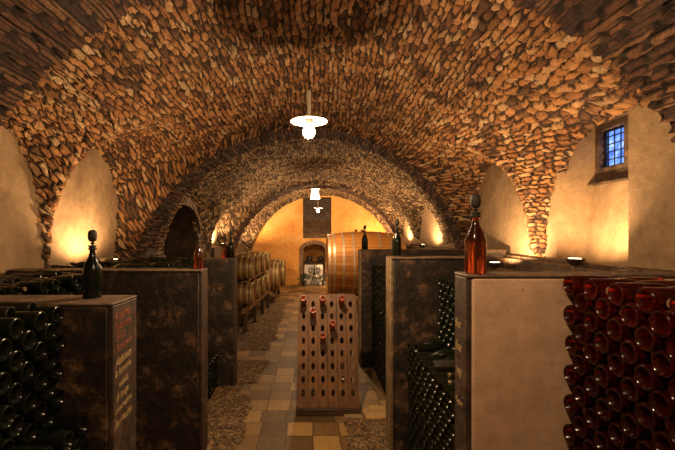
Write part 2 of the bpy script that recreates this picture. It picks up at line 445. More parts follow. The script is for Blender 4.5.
# upper recess: rough sloping sill and dark opening
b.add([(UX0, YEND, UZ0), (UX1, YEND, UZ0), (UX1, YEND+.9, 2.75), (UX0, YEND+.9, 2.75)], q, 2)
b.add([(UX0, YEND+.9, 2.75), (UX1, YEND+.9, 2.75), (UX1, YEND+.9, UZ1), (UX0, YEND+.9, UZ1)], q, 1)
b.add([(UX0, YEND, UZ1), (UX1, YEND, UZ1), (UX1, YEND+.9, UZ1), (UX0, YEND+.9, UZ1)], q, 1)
for xx in (UX0, UX1): b.add([(xx, YEND, UZ0), (xx, YEND+.9, UZ0), (xx, YEND+.9, UZ1), (xx, YEND, UZ1)], q, 2)
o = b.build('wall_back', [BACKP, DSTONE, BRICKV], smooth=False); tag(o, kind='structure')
b = MB()
for i in range(9):
    t0, t1 = PI*(i+.06)/9, PI*(i+.94)/9; mm = (NX0+NX1)/2; h = (NX1-NX0)/2
    f = lambda t, k: (mm-(h+k)*math.cos(t), NZ+(.28+k)*math.sin(t))
    A, B_, C, D = f(t0, 0), f(t1, 0), f(t1, .16), f(t0, .16)
    vs = [(p[0], YEND-.05, p[1]) for p in (A, B_, C, D)]+[(p[0], YEND+.05, p[1]) for p in (A, B_, C, D)]
    b.add(vs, [(0,1,2,3),(4,7,6,5),(0,4,5,1),(1,5,6,2),(2,6,7,3),(3,7,4,0)])
b.box(NX1, NX1+.14, YEND-.05, YEND+.05, 0, NZ); b.box(NX0-.14, NX0, YEND-.05, YEND+.05, 0, NZ)
o = b.build('trim_4', BRICKV, smooth=False, bevel=.01); tag(o, kind='structure')
b = MB(); b.box(-3.6, 4.2, -1.6, -1.5, -.05, 4.6); o = b.build('wall_front', PLASTER); tag(o, kind='structure')

# ------------------------------------------------------------------ floor
def floor_mat():
    t = NT('tile_floor'); c = t.obj(); c2 = t.vmath('ADD', c, t.vmath('SCALE', t.vmath('SUBTRACT', t.noise(c, 4, 2, out='Color'), (.5, .5, .5)), scale=.02))
    br = t.new('ShaderNodeTexBrick', {'Vector': c2, 'Color1': (0,0,0,1), 'Color2': (1,1,1,1), 'Mortar': (0,0,0,1), 'Scale': 1.0, 'Mortar Size': .006, 'Mortar Smooth': .3, 'Brick Width': .29, 'Row Height': .31}, offset=.12, offset_frequency=3)
    k = t.new('ShaderNodeSeparateColor', {0: br.outputs['Color']}).outputs[0]
    sp = t.new('ShaderNodeSeparateXYZ', {0: c})
    n = t.noise(c, 5, 6, .65)
    k = t.math('ADD', t.math('MULTIPLY', k, .75), t.math('MULTIPLY', n, .25))
    col = t.ramp(k, [(.15, (.085, .048, .018)), (.4, (.16, .09, .030)), (.6, (.25, .145, .048)), (.85, (.38, .23, .075))])
    col = t.mix(1.0, col, t.ramp(t.noise(c, 20, 5, .7), [(.3, .65), (.7, 1.15)]), 'MULTIPLY')
    col = t.mix(br.outputs['Fac'], col, (.05, .03, .018))
    t.set(t.p.inputs['Base Color'], col); t.p.inputs['Roughness'].default_value = .6
    t.bump(t.math('SUBTRACT', t.math('MULTIPLY', n, .5), br.outputs['Fac']), .5, .01); return t.m
b = MB(); b.add([(-4.3, -1.6, 0), (4.3, -1.6, 0), (4.3, 18.3, 0), (-4.3, 18.3, 0)], q)
o = b.build('floor', floor_mat(), smooth=False); tag(o, kind='structure')
def gravel_mat():
    t = NT('gravel_stones'); c = t.obj()
    v = t.new('ShaderNodeTexVoronoi', {'Vector': c, 'Scale': 38.0}); k = t.new('ShaderNodeSeparateColor', {0: v.outputs['Color']}).outputs[0]
    t.set(t.p.inputs['Base Color'], t.ramp(k, [(0, (.04, .022, .010)), (.5, (.14, .08, .035)), (1, (.34, .21, .10))])); t.p.inputs['Roughness'].default_value = .8
    t.bump(t.math('SUBTRACT', 1.0, v.outputs['Distance']), .8, .02); return t.m
GRAV = gravel_mat()
b = MB()
def gravel(poly_fn, x0, x1, y0, y1, n, size):
    for _ in range(n):
        x, y = random.uniform(x0, x1), random.uniform(y0, y1)
        if not poly_fn(x, y): continue
        s = size*random.uniform(.6, 1.4); sx, sy, sz = s*random.uniform(.7, 1.3), s*random.uniform(.7, 1.3), s*random.uniform(.4, .7); a = random.random()*PI
        c_, s_ = math.cos(a), math.sin(a); pts = []
        for (u, v_, w_) in ((1,0,0),(.3,.9,0),(-.8,.5,0),(-.7,-.6,0),(.4,-.8,0)):
            pts.append((x+(u*sx*c_-v_*sy*s_), y+(u*sx*s_+v_*sy*c_), .012+sz*.2))
        pts.append((x, y, .012+sz)); b.add(pts, [(0,1,5),(1,2,5),(2,3,5),(3,4,5),(4,0,5)])
def edge(y): return -.80+.05*math.sin(y*3.1)+.03*math.sin(y*7.7)
inL = lambda x, y: x < edge(y) and not (5.45 < y < 5.85 and x > -1.0) and not (6.9 < y < 7.5)
gravel(inL, -1.35, -.72, 2.6, 8.5, 5200, .013); gravel(inL, -2.4, -.72, 8.0, 12.4, 3600, .02)
inR = lambda x, y: x > .36+.02*math.sin(y*9) and y < 4.68+.04*math.sin(x*12)
gravel(inR, .3, 1.0, 2.4, 4.75, 2600, .013)
for (x0, x1, y0, y1) in ((-1.5, -.82, 2.6, 5.44), (-2.4, -.82, 7.5, 12.4), (-1.5, -.84, 5.86, 6.9), (.37, 1.2, 2.4, 4.66)):
    b.add([(x0, y0, .010), (x1, y0, .010), (x1, y1, .010), (x0, y1, .010)], q)
o = b.build('gravel', GRAV, smooth=False); tag(o, 'loose brown gravel between the tile path and the slabs', 'gravel', kind='stuff')
# two rough paving stones behind the foot of the riddling rack
for i, (pts, lab) in enumerate((([(.36, 4.72), (.60, 4.70), (.58, 4.86), (.50, 5.02), (.40, 4.98)], 'grey rough paving stone touching the right foot of the riddling rack'),
                      ([(.62, 4.68), (.88, 4.70), (.90, 5.02), (.74, 5.07), (.60, 4.90)], 'ochre rough paving stone between riddling rack and right bottle stacks'))):
    b = MB(); n = len(pts); b.add([(x, y, .0) for x, y in pts]+[(x, y, .03) for x, y in pts], [tuple(range(n, 2*n))]+[(k, (k+1) % n, n+(k+1) % n, n+k) for k in range(n)])
    o = b.build('paving_stone', plain('paving_%d' % i, [(.26, .18, .10), (.42, .25, .09)][i], .8, 0, .3, 9, .4), bevel=.006); tag(o, lab, 'paving stone')

# ------------------------------------------------------------------ partitions
def slab(x_in, x_out, y0, y1, top, label, side, mats=None, name='partition_slab'):
    xm = x_in; root = empty(name, ((x_in+x_out)/2, (y0+y1)/2, 0)); tag(root, label, 'partition', 'slabs dividing the bottle bays')
    w_ = abs(x_out-x_in)/2; d = (y1-y0)/2; lx = -w_ if side > 0 else w_     # local x of the aisle end
    b = MB(); b.box(-w_, w_, -d, d, 0, top-.016); b.build('slab_body', mats[0] if mats else DARKP, root, bevel=.012)
    b = MB(); e = (lx, lx+.03*(-1 if side > 0 else 1)); b.box(min(e), max(e), -d+.004, d-.004, 0, top-.017); b.build('end_face', mats[1] if mats else DARKE, root, bevel=.006)
    b = MB(); b.box(-w_-.0 if side < 0 else -w_-.03, w_+.03 if side < 0 else w_, -d-.006, d+.006, top-.016, top); b.build('top_edge', mats[2] if mats else TOPP, root, bevel=.010)
    return root
P1 = slab(-1.15, -3.0, 2.24, 2.545, 1.806, 'dark slab partition at near left with chalk lettering on its end', -1)
P2 = slab(-1.11, -3.0, 3.90, 4.11, 1.84, 'dark rusty slab partition behind the lettered one on the left', -1)
P3 = slab(-1.15, -3.0, 5.72, 5.92, 1.835, 'short-looking left slab partition nearest the stacked barrels', -1)
EDGEL = rust_mat('pale_edge', (.16, .10, .05), (.30, .20, .10), (.40, .27, .14))
Q1 = slab(.80, 3.2, 2.01, 2.18, 1.99, 'smooth pinkish rendered partition at near right', 1, [PINK, DARKE, TOPP])
Q2 = slab(.805, 1.75, 4.0, 4.26, 1.955, 'dark slab partition with pale edge behind the pink one', 1, [DARKP, EDGEL, TOPP])
Q3 = slab(.80, 3.2, 6.6, 6.85, 1.925, 'dark mottled slab partition in front of the great cask', 1, [DARKP, EDGEL, TOPP])
Q3.scale = (1, 1, 1)
# chalk writing on the ends
def chalk(text, parent, x, y, z, size, mat, shear=.35, side=-1, squeeze=1.0, rot=0):
    cu = bpy.data.curves.new('chalk_writing', 'FONT'); cu.body = text; cu.size = size; cu.shear = shear; cu.extrude = .0008; cu.offset = 0
    cu.materials.append(mat)
    o = bpy.data.objects.new('chalk_writing', cu); COL.objects.link(o); o.parent = parent.children[1]
    # face toward +x (side -1): text runs along +y
    m = Matrix(((0, 0, 1), (1, 0, 0), (0, 1, 0))) if side < 0 else Matrix(((0, 0, -1), (-1, 0, 0), (0, 1, 0)))
    o.matrix_local = Matrix.Translation((x, y, z)) @ m.to_4x4() @ Matrix.Rotation(rot, 4, 'Z') @ Matrix.Diagonal((squeeze, 1, 1, 1))
    return o
ex = .925+.03+.0015
for txt, z, sz, mt, sq, y_, in (('Riserva', 1.695, .075, CHALKR, .85, -.135), ('Selezione', 1.635, .065, CHALKR, .78, -.13), ('Brut', 1.575, .07, CHALKR, .85, -.12), ('Rosanera', 1.515, .065, CHALKR, .80, -.12),
                       ('Abbinati', 1.435, .065, CHALKW, .90, -.13), ('& Armonia', 1.375, .058, CHALKW, .76, -.135), ('nobilis', 1.305, .055, CHALKW, .85, -.09),
                       ('di lunga', 1.235, .058, CHALKW, .85, -.12), ('conservazione', 1.165, .055, CHALKW, .64, -.13), ('Bari Vecchie', 1.085, .060, CHALKW, .66, -.13)):
    chalk(txt, P1, ex, y_, z, sz, mt, squeeze=sq, rot=.12)
for txt, z, sz in (('Brut', 1.70, .07), ('Rosé', 1.58, .07), ('1998', 1.44, .07), ('Magnum', 1.30, .05)):
    chalk(txt, Q1, -1.2-.03-.0015, .065, z, sz, CHALKW, side=1, squeeze=.6)

# solid masonry fill carrying the upper ranks of bottles (behind the front ranks)
def fill(x0, x1, y0, y1, top, label):
    b = MB(); b.box(x0, x1, y0, y1, 0, top); o = b.build('stone_bench', DARKP, bevel=.01); tag(o, label, 'bench', 'low stone benches under the bottle stacks')

# ------------------------------------------------------------------ bottles
def bottle_prof(r=.052, L=.335, punt=True):
    p = []
    if punt: p += [(.003, .05), (r*.33, .045), (r*.58, .022), (r*.72, .003), (r*.78, 0)]
    p += [(r*.86, 0), (r*.96, .004), (r, .014), (r, L*.50), (r*.96, L*.56), (r*.82, L*.64), (r*.60, L*.72), (r*.40, L*.80), (r*.31, L*.87), (r*.29, L*.93), (r*.36, L*.935), (r*.36, L*.96), (r*.29, L*.965), (r*.29, L*.99)]
    return p
def bottle_mesh(name, mat, r, L, seg=18):
    b = MB(); b.lathe(bottle_prof(r, L), seg, Matrix.Identity(4)); return b.mesh(name, mat)
def cap_mesh(name, mat, r, L):
    b = MB(); b.lathe([(r*.37, L*.955), (r*.38, L*.99), (r*.34, L*1.003), (.002, L*1.006)], 12); return b.mesh(name, mat)
ORD = ['topmost', 'second', 'third', 'fourth', 'fifth', 'sixth', 'seventh', 'eighth', 'ninth', 'tenth', 'eleventh', 'twelfth', 'thirteenth', 'fourteenth', 'fifteenth', 'sixteenth', 'seventeenth', 'eighteenth', 'nineteenth', 'twentieth']
ORC = ['first']+ORD[1:]
QUEUE = []
def place(me, capme, face, y, z, side, reverse=False, jx=.012, tilt=.02, label='', group='', cat='bottle', L=.335):
    x = face + side*random.uniform(0, jx)
    d = Vector((side*(-1 if reverse else 1), random.uniform(-tilt, tilt), random.uniform(-tilt, tilt)*.5)).normalized()
    px, py = 313+400*x/y, 233+400*(2.2-z)/y
    if px < -45 or px > 720 or py > 485: return
    QUEUE.append((y, me, capme if reverse else None, Vector((x + (side*(L+.034) if reverse else 0), y, z)), d, label, group, cat))
def flush(limit, mass_mb):
    QUEUE.sort(key=lambda t: t[0])
    for n_, (y, me, capme, loc, d, label, group, cat) in enumerate(QUEUE):
        q_ = d.to_track_quat('Z', 'Y')
        if n_ >= limit:
            M = Matrix.Translation(loc) @ q_.to_matrix().to_4x4()
            mass_mb.add([M @ v.co for v in me.vertices], [tuple(p.vertices) for p in me.polygons]); continue
        o = bpy.data.objects.new('wine_bottle', me); COL.objects.link(o)
        o.rotation_mode = 'QUATERNION'; o.rotation_quaternion = q_; o.location = loc; tag(o, label, cat, group)
        if capme:
            c = bpy.data.objects.new('crown_cap', capme); COL.objects.link(c); c.parent = o
def lattice(y_start, y_end, z_top, z_bot, a, dirn):
    """staggered rows from the top; columns counted from y_start in direction dirn"""
    out = []; r = 0; z = z_top
    while z > z_bot:
        c = 0; y = y_start + dirn*(a*.36+(a/2 if r % 2 else 0))
        while (y-y_end)*dirn < 0:
            out.append((r, c, y, z)); y += dirn*a; c += 1
        r += 1; z -= a/2
    return out
G_B = bottle_mesh('big_green_bottle', GREEN, .053, .335, 28); G_C = cap_mesh('cap_a', CAPG, .053, .335)
R_B = bottle_mesh('big_rose_bottle', ROSE, .0495, .335, 28); R_C = cap_mesh('cap_b', CAPM, .052, .335)
S_B = bottle_mesh('green_bottle', GREEN, .046, .32, 18); S_C = cap_mesh('cap_c', CAPG, .046, .32)
T_B = bottle_mesh('slim_dusty_bottle', GREEN2, .038, .30, 20)
C_B = bottle_mesh('clear_bottle', CLEARG, .048, .32, 20)
D_B = bottle_mesh('dusty_bottle', GREEN2, .050, .33, 20)

# near left stack (bases toward the aisle)
for r, c, y, z in lattice(2.235, 1.45, 1.75, .82, .152, -1):
    lo = z < 1.17
    if lo and r % 2 == 0 and False: continue
    place(G_B, None, -1.23 if lo else -1.37, y, z, -1, jx=.02, label='dark bottle base in near left stack, %s row down, %s out from lettered slab' % (ORD[r].replace('topmost', 'top'), ORC[c]), group='dark bottles stacked at near left')
    if lo is False and c % 2 == 1 and r % 3 == 1: pass
fill(-2.78, -1.24, 1.38, 2.23, .77, 'dark bench carrying the near left bottle stack')
b = MB(); b.box(-2.78, -1.74, 1.38, 2.23, .78, 1.66); o = b.build('stone_bench', DARKP); tag(o, 'stone backing behind the near left bottle stack', 'bench')
for i in range(5):
    place(T_B, None, -1.50, 2.16-.152*i, 1.792+.002*i, -1, jx=.05, tilt=.06, label='dusty bottle lying on top of near left stack, %s from lettered slab' % ORC[i], group='dusty bottles lying on the near left stack')
for i in range(5):
    place(D_B, None, -1.78, 2.15-.15*i, 1.72, -1, jx=.03, tilt=.05, label='dark bottle behind the near left stack top, %s from lettered slab' % ORC[i], group='bottles lying behind the near left stack')

# near right stack of rose bottles with caps between
for r, c, y, z in lattice(2.005, 1.20, 1.945, 1.02, .146, -1):
    place(R_B, None, 1.245, y, z, 1, jx=.012, label='red glass bottle base in near right stack, %s row down, %s out from pink slab' % (ORD[r].replace('topmost', 'top'), ORC[c]), group='rose bottles stacked at near right')
    if y-.075 > 1.25:
        place(R_B, R_C, 1.245, y-.073, z, 1, True, jx=.02, tilt=.01, label='capped bottle neck in near right stack, %s row down, %s out from pink slab' % (ORD[r].replace('topmost', 'top'), ORC[c]), group='rose bottles stacked neck out at near right')
fill(1.27, 2.9, 1.1, 2.0, .955, 'dark bench carrying the near right rose bottle stack')
b = MB(); b.box(2.0, 2.9, 1.1, 2.0, .96, 1.86); o = b.build('stone_bench', DARKP); tag(o, 'stone backing behind the near right rose bottle stack', 'bench')
for j, X in enumerate((2.10, 2.50)):
    for i in range(5):
        place(D_B if i % 2 else bpy.data.meshes['big_rose_bottle'], None, X, 1.94-.145*i, 1.914, 1, jx=.05, tilt=.12, label='bottle lying on the near right stack, %s row back, %s from pink slab' % (ORC[j+1], ORC[i]), group='bottles lying on the near right stack')

# right bay between pink slab and pale-edged slab
cnt = 0
for r, c, y, z in lattice(3.995, 2.30, 1.06, .05, .132, -1):
    if z < 2.2-255*y/400: continue
    cnt += 1
    place(S_B, None, .93, y, z, 1, jx=.015, label='dark bottle in right bay lower stack, %s row down, %s out from pale-edged slab' % (ORD[r].replace('topmost', 'top'), ORC[c]), group='dark bottles in the right bay lower stack')
for r, c, y, z in lattice(3.995, 3.25, 1.72, 1.12, .132, -1):
    place(S_B, None, 1.24, y, z, 1, jx=.015, label='dark bottle in right bay upper stack, %s row down, %s out from pale-edged slab' % (ORD[r].replace('topmost', 'top'), ORC[c]), group='dark bottles in the right bay upper stack')
fill(1.30, 3.0, 2.19, 3.99, 1.02, 'dark bench behind the lower stack of the right bay')
b = MB(); b.box(1.78, 2.98, 2.19, 4.26, 1.065, 1.75); o = b.build('stone_bench', DARKP); tag(o, 'stone backing behind the upper stack of the right bay', 'bench')
for i in range(9):
    place(D_B, G_C, .93+.01*(i % 3), 3.90-.165*i, 1.118, 1, i % 3 != 1, jx=.05, tilt=.16, label='loose bottle lying on the right bay lower stack, %s from pale-edged slab' % ORC[i], group='loose bottles on the right bay lower stack')
# bottles lying on the right bay top, seen above the pink slab
k = 0
for j, X in enumerate((1.80, 2.20, 2.60)):
    for i in range(5):
        y = 2.42+.32*i+random.uniform(-.04, .04)
        k += 1
        place(D_B if (i+j) % 3 else C_B, None, X, y, 1.801, 1, (i+j) % 2 == 0, jx=.05, tilt=.35, label='dusty bottle lying above the right bay, %s row from aisle, %s behind pink slab' % (ORC[j], ORC[i]), group='bottles lying above the right bay')

# left bay between lettered slab and rusty slab
for r, c, y, z in lattice(3.89, 2.60, 1.775, 1.55, .140, -1):
    place(S_B, S_C, -2.10, y, z, -1, (r+c) % 3 == 0, jx=.03, label='bottle end behind the lettered slab, %s row down, %s out from rusty slab' % (ORD[r].replace('topmost', 'top'), ORC[c]), group='bottles in the left bay')
fill(-2.45, -2.10, 2.56, 3.89, 1.49, 'dark bench under the recessed stack of the left bay')
b = MB(); b.box(-2.78, -2.455, 2.56, 3.89, 0, 1.74); o = b.build('stone_bench', DARKP); tag(o, 'stone backing at the wall of the left bay', 'bench')
for i in range(7):
    place(D_B, None, -2.40, 3.80-.17*i, 1.792, -1, False, jx=.05, tilt=.2, label='dusty bottle at the wall behind lettered slab, %s out from rusty slab' % ORC[i], group='dusty bottles at the left bay wall')

# left bay beyond the rusty slab: low front stack, recessed tall stack, dusty bottles on top
fill(-2.78, -1.92, 4.12, 5.71, 1.76, 'stone backing of the bay beyond the rusty slab')
for j, X in enumerate((-1.62, -2.02, -2.42)):
    for i in range(6):
        place(D_B, None, X, 4.28+.25*i+random.uniform(-.03, .03), 1.812, -1, i % 2 == 0, jx=.06, tilt=.3, label='dusty bottle beyond the rusty slab, %s row from aisle, %s behind slab' % (ORC[j], ORC[i]), group='dusty bottles on the left rear bay')
# far stacks as one countless mass of bottle ends
b = MB()
def mass(face, side, y_start, y_end, z_top, z_bot, a=.128, r=.044):
    for r_, c, y, z in lattice(y_start, y_end, z_top, z_bot, a, -1):
        M = Matrix.Translation((face+side*random.uniform(0, .012), y, z)) @ Matrix.Rotation(side*PI/2, 4, 'Y')
        b.lathe([(.003, .03), (r*.6, .012), (r*.86, 0), (r, .012), (r, .17), (r*.6, .23), (r*.3, .27), (r*.28, .31)], 12, M)
mass(.955, 1, 6.59, 4.9, 1.62, .04)
mass(-1.34, -1, 5.71, 4.3, .46, .04)
mass(-1.56, -1, 5.71, 4.2, 1.76, .50)
flush(288, b)
o = b.build('stacked_bottles', GREEN); tag(o, 'dense stacks of dark bottles in the rear bays on both sides', 'bottles', kind='stuff')
fill(1.30, 3.0, 4.27, 6.59, 1.66, 'stone backing of the rear right bay')
fill(1.30, 3.0, 6.86, 8.6, 1.70, 'stone shelf behind the mottled slab')

# ------------------------------------------------------------------ display bottles with carved stoppers
def display(x, y, z, label, kind, s=1.0):
    root = empty('display_bottle', (x, y, z)); root.scale = (s, s, s); tag(root, label, 'bottle', 'stoppered bottles standing on the slabs')
    r, L = .054, .315
    b = MB(); b.lathe(bottle_prof(r, L, False), 32); b.build('bottle_body', GREEN if kind == 'dark' else ROSEC, root)
    b = MB(); b.lathe([(r*.42, L*.925), (r*.46, L*.935), (r*.46, L*.955), (r*.36, L*.96), (r*.36, L*.985), (r*.46, L*.99), (r*.46, L*1.01), (r*.3, L*1.015)], 20); b.build('neck_ring', STOPM, root)
    st = MB(); st.lathe([(.006, L*1.01), (.007, L*1.03), (.014, L*1.045), (.014, L*1.06), (.006, L*1.07), (.006, L*1.085)], 12)
    z0 = L*1.08; st.lathe([(.012, z0), (.021, z0+.007), (.0255, z0+.022), (.026, z0+.045), (.023, z0+.062), (.014, z0+.072), (.003, z0+.074)], 20); st.build('stopper', STOPM, root)
    if kind == 'rose':
        b = MB(); b.lathe([(r*.7, .012), (r*.93, .016), (r*.93, .02), (r*.7, .022)], 24); 
    return root
display(-1.345, 2.44, 1.806, 'tall dark bottle with oval stopper on the chalk-lettered slab', 'dark')
display(.845, 2.08, 1.99, 'amber rose bottle with dark oval stopper on the pink slab', 'rose', 1.0)
display(-1.155, 4.03, 1.84, 'rose bottle standing on the end of the rusty left slab', 'rose', .86)
display(-1.20, 5.85, 1.835, 'small dark stoppered bottle on the left slab by the barrels', 'dark', .95)
display(-1.28, 5.80, 1.835, 'small rose bottle beside the dark one on the left slab by barrels', 'rose', .8)
display(.86, 4.1, 1.97, 'dark stoppered bottle on the pale-edged right slab', 'dark', .9)
display(.87, 6.72, 1.925, 'dark stoppered bottle on the mottled slab before the great cask', 'dark', .98)

# ------------------------------------------------------------------ riddling rack
rk = empty('riddling_rack', (.185, 4.84, 0)); tag(rk, 'wooden riddling rack standing on the tile path with a few rose bottles', 'wine rack')
al = math.radians(20); sd, cd = math.sin(al), math.cos(al)
def rp(x, s, t=0): return (x, s*sd - t*cd, .06+s*cd + t*sd)       # t out of the board toward the viewer
dx, ds, s0 = .1225, .1555, .19; NR, NC = 8, 6
def board(front=True):
    sgn = 1 if front else -1
    for c in range(NC):
        b = MB(); xc = (c-2.5)*dx; hw = dx/2-.0025
        edges_s = [0, s0-ds/2] + [s0+ds*(r+.5) for r in range(NR)] + [s0+ds*(NR-.5)+.055]
        T = .022
        def PT(x, s, t):
            p = rp(x, s, t); return p if front else (p[0], 1.02-p[1], p[2])
        def quadbox(x0, x1, sa, sb):
            vs = [PT(x, s, t) for x in (x0, x1) for s in (sa, sb) for t in (-T, 0)]
            b.add(vs, [(0,1,3,2),(4,6,7,5),(0,4,5,1),(2,3,7,6),(0,2,6,4),(1,5,7,3)])
        quadbox(xc-hw, xc+hw, 0, s0-ds/2); quadbox(xc-hw, xc+hw, s0+ds*(NR-.5), s0+ds*(NR-.5)+.055)
        if not front: quadbox(xc-hw, xc+hw, s0-ds/2, s0+ds*(NR-.5)); b.build('plank', WOODR, rk, smooth=False); continue
        for r in range(NR):
            sc = s0+ds*r; N = 16; ring = []; rect = []
            for k in range(N):
                a = 2*PI*k/N; ca, sa = math.cos(a), math.sin(a)
                ring.append((xc+.0235*ca, sc+.041*sa))
                m = max(abs(ca), abs(sa)); rect.append((xc+hw*ca/m, sc+ds/2*sa/m))
            vs = [PT(x, s, 0) for x, s in ring]+[PT(x, s, 0) for x, s in rect]+[PT(x, s, -T) for x, s in ring]+[PT(x, s, -T) for x, s in rect]
            fs = []
            for k in range(N):
                k2 = (k+1) % N
                fs += [(k, k2, N+k2, N+k), (2*N+k, 3*N+k, 3*N+k2, 2*N+k2), (k, 2*N+k, 2*N+k2, k2), (N+k, N+k2, 3*N+k2, 3*N+k)]
            b.add(vs, fs)
        b.build('plank', WOODR, rk, smooth=False)
board(True); board(False)
b = MB(); b.box(-.385, .385, -.045, .03, .005, .085); b.build('foot_rail', WOODD, rk, bevel=.006)
b = MB(); b.box(-.385, .385, .99, 1.06, .005, .085); b.build('foot_rail', WOODD, rk, bevel=.006)
for sx in (-1, 1):
    b = MB(); e = s0+ds*(NR-.5)+.05
    A, B_ = Vector(rp(sx*.372, .02, -.045)), Vector(rp(sx*.372, e, -.045)); m = (A+B_)/2; u = (B_-A)/2
    b.obox(m, (.012, 0, 0), u, Vector((0, cd, -sd))*.02); b.build('side_rail', WOODR, rk)
e = s0+ds*(NR-.5)+.02; A = rp(0, e, -.05)
b = MB(); b.tube([(-.36, A[1]+.02, A[2]), (.36, A[1]+.02, A[2])], .01); b.build('hinge_bar', IRON, rk)
rb_m = bottle_mesh('rack_bottle', ROSEL, .040, .29, 20)
RBN = ['first column top row', 'third column top row', 'fifth column top row', 'second column second row', 'fourth column third row', 'third column fourth row']
for (c, r), nm in zip(((0, 0), (2, 0), (4, 0), (1, 1), (3, 2), (2, 3)), RBN):
    o = bpy.data.objects.new('wine_bottle', rb_m); COL.objects.link(o)
    s = s0+ds*(NR-1-r); hole = Vector(rp((c-2.5)*dx, s))
    d = Vector((0, .86, -.5)).normalized()                 # neck goes in and down
    o.rotation_mode = 'QUATERNION'; o.rotation_quaternion = d.to_track_quat('Z', 'Y')
    o.location = Vector(rk.location)+hole - d*.225
    tag(o, 'rose bottle neck down in the riddling rack, '+nm, 'bottle', 'rose bottles in the riddling rack')
o = bpy.data.objects.new('wine_bottle', D_B); COL.objects.link(o); s = s0+ds*1; hole = Vector(rp(1.5*dx, s)); d = Vector((0, .86, -.5)).normalized()
b = MB(); b.lathe([(.003, 0), (.016, .002), (.018, .01), (.016, .05)], 14); o.data = b.mesh('bung', CAPM)
o.name = 'cork_plug'; o.rotation_mode = 'QUATERNION'; o.rotation_quaternion = d.to_track_quat('Z', 'Y'); o.location = Vector(rk.location)+hole-d*.03
tag(o, 'pale cork plug in a low hole of the riddling rack', 'cork')

# ------------------------------------------------------------------ casks
def cask_parts(root, r_mid, r_end, L, mats, hoops, hoop_w, head_in=.04, seg=48):
    ax = Matrix.Rotation(PI/2, 4, 'Y')
    rr = lambda u: r_end+(r_mid-r_end)*(1-(2*u-1)**2)
    prof = [(rr(i/14), -L/2+L*i/14) for i in range(15)]
    b = MB(); b.lathe([(r_end-.05, -L/2+.005)]+prof+[(r_end-.05, L/2-.005)], seg, ax, cap0=False, cap1=False); b.build('staves', mats[0], root)
    for s in (-1, 1):
        b = MB(); z = s*(L/2-head_in)
        b.lathe([(.002, z+s*.012), (r_end-.03, z+s*.012), (r_end-.02, z-s*.01), (.002, z-s*.01)], seg, ax, cap0=False, cap1=False); b.build('cask_head', mats[1], root)
    for u in hoops:
        b = MB(); h = hoop_w/L/2
        b.lathe([(rr(u-h)-.004, -L/2+L*(u-h)), (rr(u-h)+.008, -L/2+L*(u-h)), (rr(u+h)+.008, -L/2+L*(u+h)), (rr(u+h)-.004, -L/2+L*(u+h))], seg, ax, cap0=False, cap1=False); b.build('hoop', mats[2], root)
tun = empty('great_cask', (1.62, 12.75, 1.22)); tag(tun, 'huge horizontal oak cask with pale metal hoops by the end wall', 'barrel')
cask_parts(tun, 1.03, .93, 2.35, (TUNM, CASKH, HOOP), (.022, .085, .20, .33, .67, .80, .915, .978), .055, .06, 72)
for x in (-.75, .75):
    b = MB(); b.box(x-.12, x+.12, -.95, .95, -1.21, -1.03); b.build('cradle', WOODD, tun, bevel=.01)
    for sy in (-1, 1):
        b = MB(); b.box(x-.12, x+.12, min(sy*.66, sy*.95), max(sy*.66, sy*.95), -1.03, -.80); b.build('wedge_block', WOODD, tun, bevel=.01)
for x in (-.25, -.05):
    b = MB(); b.lathe([(.04, 1.0), (.05, 1.06), (.035, 1.09)], 12, Matrix.Translation((x, 0, 0))); b.build('bung', WOODD, tun.children[0])

def make_cask(r, L):
    root = empty('wine_barrel', (0, 0, 0)); cask_parts(root, r, r*.87, L, (CASKM, CASKH, HOOPD), (.04, .14, .30, .70, .86, .96), .04, .03, 32); return root
pr = make_cask(.270, .82); first = True
pos = [9.08, 9.78, 10.48, 11.18]
for lvl, zc in ((0, .835), (1, 1.415)):
    for i, y in enumerate(pos):
        o = pr if first else copy_tree(pr); first = False
        xh = -1.33+.065*(y-9.1); y2 = y+(.0 if lvl == 0 else -.03)
        o.location = (xh-.42, y2, zc)
        nm = ['nearest the aisle slabs', 'second from the slabs', 'third from the slabs', 'farthest from the slabs'][i]
        tag(o, '%s oak wine barrel on the left rack, %s' % (['lower row', 'upper row'][lvl], nm), 'barrel', 'barrels stacked two high on the left rack')
# rack under them
rkb = empty('barrel_rack', (-1.65, 10.2, 0)); tag(rkb, 'long low timber rack carrying the two rows of barrels', 'rack')
for xo in (.22, -.25):
    b = MB(); A = Vector((xo-.07, -1.5, .5)); B_ = Vector((xo+.12, 1.6, .5)); u = (B_-A)/2
    b.obox((A+B_)/2, (.045, 0, 0), u, (0, 0, .05)); b.build('rail', WOODL, rkb, bevel=.006)
    for t in (.04, .36, .68, .96):
        b = MB(); p = A+(B_-A)*t; b.box(p.x-.045, p.x+.045, p.y-.05, p.y+.05, 0, .45); b.build('leg', WOODD, rkb, bevel=.005)
for lv in (1,):
    for xo in (.2, -.3):
        b = MB(); A = Vector((xo-.05, -1.4, 1.122)); B_ = Vector((xo+.10, 1.3, 1.122)); b.obox((A+B_)/2, (.03, 0, 0), (B_-A)/2, (0, 0, .02)); b.build('spacer_rail', WOODL, rkb)
pr2 = make_cask(.50, 1.1)
for i, (y, xh) in enumerate(((12.95, -1.08), (14.05, -.98))):
    o = pr2 if i == 0 else copy_tree(pr2); o.location = (xh-.55, y, .79)
    tag(o, ['larger oak barrel behind the two-high rack, nearer one', 'larger oak barrel nearest the ochre end wall on the left'][i], 'barrel', 'larger barrels on the far left')
rk2 = empty('barrel_rack', (-1.55, 13.5, 0)); tag(rk2, 'short timber rack under the two larger far barrels', 'rack')
